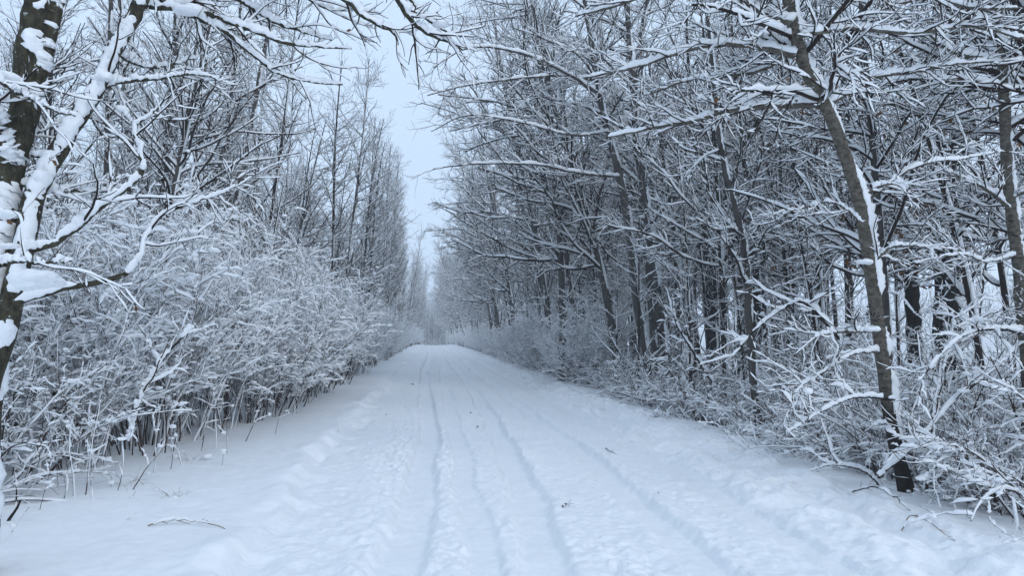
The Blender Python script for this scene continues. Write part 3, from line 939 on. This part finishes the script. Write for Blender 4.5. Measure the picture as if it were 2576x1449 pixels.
plant(KINDS_L[:4], end_row, (0.7, 1.0), "# bare tree from the left closing off the far end of the lane", "tree", "bare trees closing the far end of the lane", 3.1, ang)
# woods behind
plant(KINDS_L, spots(80, -19, -5.2, 15, 80, 1.7, 1.2), (0.7, 0.98), "# bare tree from the left among the trees deep in the left woods", "tree", "bare trees deep in the left woods", 1.0, ang)
plant(DEEP_R, [p for p in spots(175, 7.8, 18, 17, 75, 1.1, 1.2) if not (p[0] / p[1] > 0.58 and p[0] > 9)], (0.8, 1.1), "# bare tree from the left among the trees deep in the right woods", "tree",
      "bare trees deep in the right woods", 1.0, ang)
plant(NEAR_R, [(10.2, 12.6), (6.6, 10.6), (8.9, 14.2), (7.2, 18.2), (8.4, 9.2), (9.6, 19.5), (8.7, 11.2), (7.7, 8.3)], (0.85, 1.15), "# nearest snow-laden tree behind the right verge brush", "tree", "snow-laden trees behind the right verge", 0.5)
plant(SAPS, spots(28, -11, -4.0, 10, 45, 1.3), (0.8, 1.25), "# thin sapling among the left shrubs, counting away from the viewer", "sapling", "saplings among the left shrubs", 3.1)
plant(SAPS, spots(34, 5.6, 13, 11, 50, 1.2), (0.7, 1.15), "# thin sapling among the right brush, counting away from the viewer", "sapling", "saplings among the right brush", 3.1)
# the woods far down the lane read as one mass
def far_woods():
    rng = np.random.default_rng(9)
    n = 220
    x = np.where(rng.random(n) < 0.45, rng.uniform(-16, -4.5, n), rng.uniform(6.5, 19, n))
    x[-80:] = rng.uniform(-10, 14, 80)
    y = rng.uniform(80, 215, n)
    y[-80:] = rng.uniform(186, 214, 80) + 10
    z = terrain(x, y)
    H = rng.uniform(9, 15, n)
    P, R = sweep(rng, np.stack([x, y, z - 0.4], -1), norm(np.stack([rng.normal(0, 0.06, n), rng.normal(0, 0.04, n), 1 + 0 * x], -1)), H, 14, rng.uniform(0.07, 0.13, n), 0.05, 0.04, 0.12, 0.01)
    b1 = grow(rng, P, R, 4.5, 0.20, 7, 0.85, 0.25, (0.08, 1), 0.42, 0.010, 0.04, 0.04, 0.1, 1, (0, 0, 0.05), 0.5, True)
    b2 = grow(rng, *b1, 3.2, 0.75, 5, 0.8, 0.25, (0.1, 1), 0.6, 0.009, 0.02, 0.04, 0.12, 0.8, (0, 0, 0.05), 0.4)
    a = Acc()
    for b, k in ((( P, R), 6), (b1, 3), (b2, 3)):
        a.slot = 0
        tubes(a, *b, k)
        a.slot = 1
        snow_on(a, *b, 4, rng, 0.006, 1.4, 0.002, 0.95, 0.2, 0.6)
    # brush at their feet
    m = 420
    x = np.where(rng.random(m) < 0.5, rng.uniform(-12, -3.5, m), rng.uniform(5.5, 14, m))
    x[-60:] = rng.uniform(-9, 12, 60)
    y = rng.uniform(75, 205, m)
    y[-60:] = rng.uniform(203, 215, 60)
    th = rng.uniform(0, 6.28, m)
    S = np.repeat(np.stack([x, y, terrain(x, y) - 0.1], -1), 9, 0) + rng.normal(size=(m * 9, 3)) * (0.5, 0.5, 0.0)
    d = norm(rng.normal(size=(m * 9, 3)) * (0.4, 0.4, 0.05) + (0, 0, 1))
    c0 = sweep(rng, S, d, rng.uniform(1.2, 3.0, m * 9), 8, np.full(m * 9, 0.011), -0.06, 0.12, 0.5, 0.006)
    c1 = grow(rng, *c0, 4.5, 0.6, 5, 0.9, 0.3, (0.2, 1), 0.8, 0.008, 0.01, -0.02, 0.15, 0.7, (0, 0, 0.05), 0.3)
    for b in (c0, c1):
        a.slot = 0
        tubes(a, *b, 3)
        a.slot = 1
        snow_on(a, *b, 4, rng, 0.014, 1.8, 0.006, 1.1, 0.1, 0.5)
    tag(a.build("distant_woods", [M_TWIG, M_SNOW]), "bare snowy woods far down both sides of the lane and across its end", kind="stuff")


far_woods()
rng = np.random.default_rng(14)
n = 1500
x, y = rng.uniform(24, 44, n), rng.uniform(22, 70, n)
b = sweep(rng, np.stack([x, y, terrain(x, y) - 0.05], -1), norm(rng.normal(size=(n, 3)) * (0.2, 0.2, 0.02) + (0, 0, 1)), rng.uniform(0.5, 1.1, n), 6, np.full(n, 0.008), -0.05, 0.06, 0.5, 0.004)
a = Acc()
tubes(a, *b, 3)
tag(a.build("dry_reeds", M_STRAW), "straw-brown dry reeds along the rise of the open field", kind="stuff")
# shrubs
front = [(-2.9 - 0.35 * rngp.random() - 0.9 * smooth(16, 9, y), y) for y in np.concatenate([[9.2, 10.4, 11.6, 12.8, 14.0, 15.3, 16.6, 18, 19.5, 21, 22.6, 24.5, 26.5], np.arange(29, 70, 2.6), np.arange(70, 200, 5)])]
plant(SHRUBS, front, (0.62, 1.08), "# snow-covered shrub along the left lane edge, counting away from the viewer", "shrub", "snow-covered shrubs along the left lane edge", 3.1)
plant(SHRUBS, spots(40, -11, -4.6, 8.0, 34, 1.05), (0.85, 1.15), "# snow-covered shrub from the left in the thicket behind the front shrubs", "shrub", "shrubs in the left thicket", 3.1, ang)
plant([LOWS[0], LOWS[2], LOWS[2]], [(5.6 + 0.5 * rngp.random() - 0.45 * smooth(14, 30, y), y) for y in np.concatenate([[6.15, 6.5, 6.9], np.arange(7.2, 20, 0.95), np.arange(20, 70, 2.0), np.arange(70, 200, 5)])], (0.8, 1.2),
      "# low brush clump along the right lane edge, counting away from the viewer", "brush", "low brush along the right lane edge", 3.1)
plant([LOWS[0], LOWS[2]], spots(48, 6.0, 13, 7.5, 30, 1.05), (0.65, 1.0), "# snowy brush clump from the left in the thicket behind the right edge", "brush", "brush in the right thicket", 3.1, ang)
plant(LOWS[:2], [(6.2, 8.6), (7.4, 9.6), (6.9, 11.2), (8.2, 11.0), (5.9, 10.6), (7.0, 13.0), (8.4, 13.2), (9.3, 12.2), (7.6, 15.0), (6.0, 7.4), (6.8, 7.6), (9.6, 14.6), (8.7, 16.4), (10.4, 11.2), (7.7, 13.9), (8.4, 12.1), (9.4, 16.2), (8.6, 18.2), (10.2, 13.4), (7.3, 12.0), (9.9, 18.0), (11.3, 15.0), (6.7, 9.7), (7.9, 16.6)], (0.85, 1.25), "# taller snowy brush clump from the left, around the right aspens", "brush", "taller brush around the right aspens", 3.1, ang)
plant(SHRUBS[:3], [(5.0 + 0.5 * rngp.random() - 0.5 * smooth(50, 110, y), y) for y in np.concatenate([[26, 28.5, 30.5], np.arange(32, 110, 3.1), np.arange(112, 196, 5)])], (0.5, 0.95), "# tall snowy shrub on the right lane edge, counting away from the viewer", "shrub", "snow-covered shrubs along the right lane edge", 3.1)
plant(LOWS, [(-4.3, 7.3), (-5.2, 7.2), (-4.2, 8.3), (-5.0, 8.2)], (0.7, 1.0), "# low snowy brush clump at the foot of the mossy tree", "brush", "low brush by the mossy tree", 3.1)

plant(LOWS, [(x, 199 + 5 * rngp.random()) for x in np.arange(-3, 7, 1.1)], (1.0, 1.5), "# brush clump from the left at the far end of the lane", "brush", "brush at the far end of the lane", 3.1, ang)


# ------------------------------------------------------------------ small things on the snow
def ground_at(px, py):
    Y = np.arange(4.0, 160, 0.02)
    d = at(px, py, 1.0) - (0, 0, CAM_H)
    x, z = d[0] * Y, CAM_H + d[2] * Y
    k = int(np.argmax(z <= terrain(x, Y)))
    return np.array((x[k], Y[k], gz(x[k], Y[k])))


rngs = np.random.default_rng(77)


def stalk(px, py, H, lean, r, k, label, name="weed_stalk", mat=M_STEM, cat="stalk", group="dry stalks poking from the left verge", side=2):
    g = ground_at(px, py)
    root = tag(empty(name, tuple(g)), label, cat, group)
    d = norm(np.array([[lean, rngs.normal() * 0.15, 1.0]]))
    b = sweep(rngs, np.array([[0, 0, -0.08]]), d, np.array([H + 0.08]), 9, np.array([r]), -0.012, 0.06, 0.5, 0.0015)
    st, sn = Acc(), Acc()
    tubes(st, *b, 6, 0.05, rngs)
    snow_on(sn, *b, 6, rngs, 0.012, 0.8, 0.004, 0.8, 0.2)
    if side:
        c = grow(rngs, *b, side / H, 0.4, 6, 0.7, 0.2, (0.35, 0.95), 0.7, 0.0016, 0.004, 0.0, 0.12, 1, (0, 0, 0), 0.3, True)
        if len(c[0]):
            tubes(st, *c, 4)
            snow_on(sn, *c, 5, rngs, 0.014, 1, 0.005, 1, 0.2)
            pads(sn, *c, rngs, 2, 0.018)
    st.build("stem", mat, root)
    sn.build("snow_cover", M_SNOW, root)


for k, (px, py, H, ln, r, sd) in enumerate(sorted([(62, 1248, .55, .25, .004, 3), (95, 1282, .40, .35, .003, 2), (184, 1250, .75, .02, .006, 4), (212, 1246, .9, .12, .006, 4), (235, 1255, .5, -.1, .003, 2),
        (292, 1235, .55, .18, .004, 3), (325, 1232, .7, .45, .005, 4), (150, 1220, .9, -.1, .006, 4), (385, 1190, .6, .1, .004, 3), (425, 1180, .5, .3, .004, 4), (505, 1135, .8, .1, .006, 4), (541, 1128, .7, .02, .005, 3),
        (612, 1112, .8, .4, .006, 4), (690, 1092, .5, .2, .004, 3), (850, 1092, .18, .05, .003, 0), (575, 1140, .5, -.05, .004, 2), (292, 1310, .13, .9, .003, 0), (5, 1370, .3, .3, .003, 1), (460, 1170, .45, -.2, .003, 3),
        (555, 1172, .16, .15, .003, 1)], key=lambda q: -q[1])):
    stalk(px, py, H, ln, r, k, nth(k) + " dry stalk poking from the snowy left verge, counting away from the viewer", side=sd)
stalk(36, 1275, 0.30, -0.05, 0.008, 0, "bare upright dark stick without twigs standing in the snow at the left edge", "upright_stick", M_TWIG, "stick", None, 0)
stalk(8, 1312, 0.20, 0.5, 0.017, 0, "thick dark broken stub leaning out of the snow at the left edge", "branch_stub", M_DARK, "stub", None, 0)


def lying(name, pts, r, label, mat, snowy=0.5, up=0.03):
    w = np.array([ground_at(px, py) + (0, 0, up * z) for px, py, z in pts])
    base = w[0].copy()
    P, R = resample(w - base, np.linspace(r, r * 0.5, len(w)), 24, rngs, 0.004)
    root = tag(empty(name, tuple(base)), label, "twig")
    a, sn = Acc(), Acc()
    tubes(a, P[None], R[None], 6, 0.05, rngs)
    c = grow(rngs, P[None], R[None], 6, 0.12, 5, 0.7, 0.2, (0.1, 0.95), 0.7, 0.0015, 0.003, 0, 0.1, 0.4)
    if len(c[0]):
        tubes(a, *c, 4)
    snow_on(sn, P[None], R[None], 7, rngs, 0.012, 1.0, 0.006, 1.0, 0.4, runs=4)
    a.build("stem", mat, root)
    sn.build("snow_cover", M_SNOW, root)


lying("fallen_twig", [(372, 1326, 0.3), (420, 1322, 1), (470, 1321, 1.2), (520, 1326, 0.8), (566, 1332, 0.1)], 0.006, "thin fallen twig lying flat on the smooth left verge snow", M_STRAW)
lying("fallen_twig", [(2268, 1338, 0.2), (2290, 1322, 2.2), (2330, 1332, 2.0), (2370, 1350, 1.2), (2402, 1366, 0.2)], 0.005, "straw-coloured bent stem lying on the right verge snow", M_STRAW)
lying("fallen_twig", [(1524, 1130, 0.3), (1535, 1140, 0.8), (1550, 1146, 0.5)], 0.006, "short forked dark twig lying on the right half of the lane", M_TWIG)
lying("fallen_twig", [(1415, 1279, 0.3), (1424, 1274, 0.6), (1434, 1276, 0.3)], 0.005, "tiny curled dark twig lying near the middle of the lane", M_TWIG)
lying("fallen_twig", [(2145, 1240, 0.3), (2200, 1255, 3.0), (2250, 1270, 2.0), (2290, 1288, 0.3)], 0.007, "thin twig resting on the snow at the foot of the tan aspen", M_TWIG)
for k, (px, py, sz) in enumerate(sorted([(1200, 1078, .07), (1186, 1041, .05), (1037, 969, .10), (1072, 941, .08), (1096, 944, .06), (1122, 966, .05), (1655, 1245, .03), (1840, 1360, .03), (1150, 958, .06), (972, 1046, .05)], key=lambda q: -q[1])):
    g = ground_at(px, py)
    lf = Acc()
    dead_leaves(lf, np.random.default_rng(k), np.array([[[0, 0, 0.012 + sz * 0.4]] * 3]), 2, sz * 0.65)
    o = lf.build("fallen_leaf", M_LEAF)
    o.location = tuple(g)
    tag(o, nth(k) + " small dark dead leaf on the lane snow, counting away from the viewer", "leaf", "dead leaves on the lane")


def tuft(name, px, py, n, H, label):
    g = ground_at(px, py)
    a = rngs.uniform(0, 6.28, n)
    S = np.stack([0.06 * rngs.normal(size=n), 0.06 * rngs.normal(size=n), -0.04 + 0 * a], -1)
    d = norm(np.stack([np.cos(a) * 0.7, np.sin(a) * 0.5, 0.9 + 0 * a], -1))
    b = sweep(rngs, S, d, H * rngs.uniform(0.6, 1.3, n), 7, 0 * a + 0.0018, -0.22, 0.08, 0.4, 0.001)
    ac, sn = Acc(), Acc()
    root = tag(empty(name, tuple(g)), label, "grass tuft")
    tubes(ac, *b, 3)
    ac.build("blades", M_STRAW, root)
    pads(sn, *b, rngs, max(2, n // 4), 0.028, (0.5, 0.9))
    sn.build("snow_cover", M_SNOW, root)


tuft("grass_tuft", 430, 1252, 14, 0.2, "small dry grass tuft bowed under snow on the left verge")
tuft("grass_tuft", 1970, 1212, 8, 0.12, "pale dry grass blades poking out beside the right verge tracks")
tuft("grass_tuft", 322, 1222, 14, 0.25, "snow-topped grass tuft at the foot of the left shrubs")
tuft("grass_tuft", 480, 1160, 12, 0.25, "dry grass tuft between two stalks under the left shrubs")
tuft("grass_tuft", 1640, 1052, 12, 0.22, "dry grass tuft beside the lane at the right brush edge, farther one")
tuft("grass_tuft", 1760, 1082, 12, 0.22, "dry grass tuft beside the lane at the right brush edge, nearer one")


def snag(label, pts, Y0, Y1, r0, r1, mat=M_DARK, twig=0.7, seed=0, thick=0.75):
    rng = np.random.default_rng(seed)
    p = pix_line(pts, Y0, Y1)
    base = p[0].copy()
    P, R = resample(p - base, np.linspace(r0 * 0.85, r1 * 0.7, len(p)), 40, rng, r0 * 0.1)
    root = tag(empty("snowy_branch", tuple(base)), label, "branch")
    st, tw, sn = Acc(), Acc(), Acc()
    tubes(st, P[None], R[None], 8, 0.05, rng)
    P2, R2 = resample(P, R, 80, rng, 0.003)
    snow_on(sn, P2[None], R2[None], 8, rng, 0.03 * thick, 0.8 * thick, 0.008, 1.0, 0.03, 0.6, 0.25, (0.1, 0.6), None, 3)
    b2 = grow(rng, P[None], R[None], 4.0, twig, 9, 0.85, 0.25, (0.15, 1), 0.5, 0.0045, 0.010, 0.0, 0.16, 0.8, (0, 0, 0.1), 0.3)
    b3 = grow(rng, *b2, 5.5, 0.3, 6, 0.8, 0.25, (0.1, 1), 0.7, 0.0033, 0.01, 0.02, 0.15, 0.8, (0, 0, 0.02), 0.3)
    tubes(tw, *b2, 5)
    tubes(tw, *b3, 4)
    snow_on(sn, *b2, 6, rng, 0.024, 1.1, 0.006, 1.0, 0.08, lump=0.45, tipbare=1)
    snow_on(sn, *b3, 5, rng, 0.014, 1.0, 0.0045, 1.0, 0.2, lump=0.45, tipbare=1)
    pads(sn, *b2, rng, len(b2[0]), 0.024)
    st.slot = 0
    st.build("stem", mat, root)
    tw.build("twigs", M_STEM, root)
    sn.build("snow_cover", M_SNOW, root)


snag("arched snowy branch sweeping down in front of the grey aspen trunk at right edge", [(2600, 850), (2520, 828), (2440, 838), (2380, 880), (2310, 960)], 7.6, 7.0, 0.022, 0.008, seed=1)
snag("dark stem leaning up to the right behind the foot of the tan aspen", [(2210, 1200), (2310, 1110), (2400, 1010), (2500, 930), (2570, 860)], 7.2, 7.6, 0.026, 0.010, seed=2)
snag("snowy branch poking left and down from beside the aspen foot", [(2250, 1005), (2150, 1000), (2060, 1040), (1980, 1090)], 7.3, 7.1, 0.018, 0.007, seed=4)
snag("snowy branch bowed over the brush left of the tan aspen", [(2110, 850), (2030, 765), (1980, 770), (1900, 830), (1840, 900)], 9.5, 9.5, 0.03, 0.010, seed=5)
snag("thin dark sapling stem rising beside the foot of the tan aspen", [(2330, 1240), (2345, 1120), (2350, 1010), (2385, 880), (2400, 800)], 7.2, 7.6, 0.018, 0.008, seed=6)
snag("dark bowed branch arching low over the verge left of the aspen foot", [(2240, 1260), (2180, 1190), (2100, 1170), (2040, 1185)], 7.9, 8.0, 0.018, 0.006, seed=9)
snag("thick snow-covered leaning stem inside the left shrubs", [(320, 1110), (350, 1010), (385, 940), (430, 880), (490, 820)], 8.3, 8.8, 0.03, 0.012, seed=10, thick=1.8)
snag("dark crooked branch slanting up among the right brush, left of the crooked tree", [(1790, 960), (1740, 880), (1700, 810), (1690, 740)], 15, 15, 0.035, 0.012, seed=14)

# ------------------------------------------------------------------ haze of fine falling snow
hm = bpy.data.materials.new("haze_air")
hm.use_nodes = True
ht = hm.node_tree
ht.nodes.clear()
ho = ht.nodes.new("ShaderNodeOutputMaterial")
hv = ht.nodes.new("ShaderNodeVolumePrincipled")
hv.inputs['Color'].default_value = (0.93, 0.96, 0.99, 1)
hv.inputs['Density'].default_value = 0.0019
ht.links.new(hv.outputs[0], ho.inputs['Volume'])
bx = np.array([(x, y, z) for x in (-190, 190) for y in (-18, 330) for z in (-5.0, 26.0)], float)
bf = np.array([[0, 1, 3, 2], [4, 6, 7, 5], [0, 4, 5, 1], [2, 3, 7, 6], [0, 2, 6, 4], [1, 5, 7, 3]])
tag(Acc().add(bx, bf).build("haze", hm), "thin pale haze of fine snow filling the lane", None, None, "stuff")
print("TRIS", sum(len(m.polygons) for m in bpy.data.meshes) * 2, "OBJ", len(bpy.data.objects))
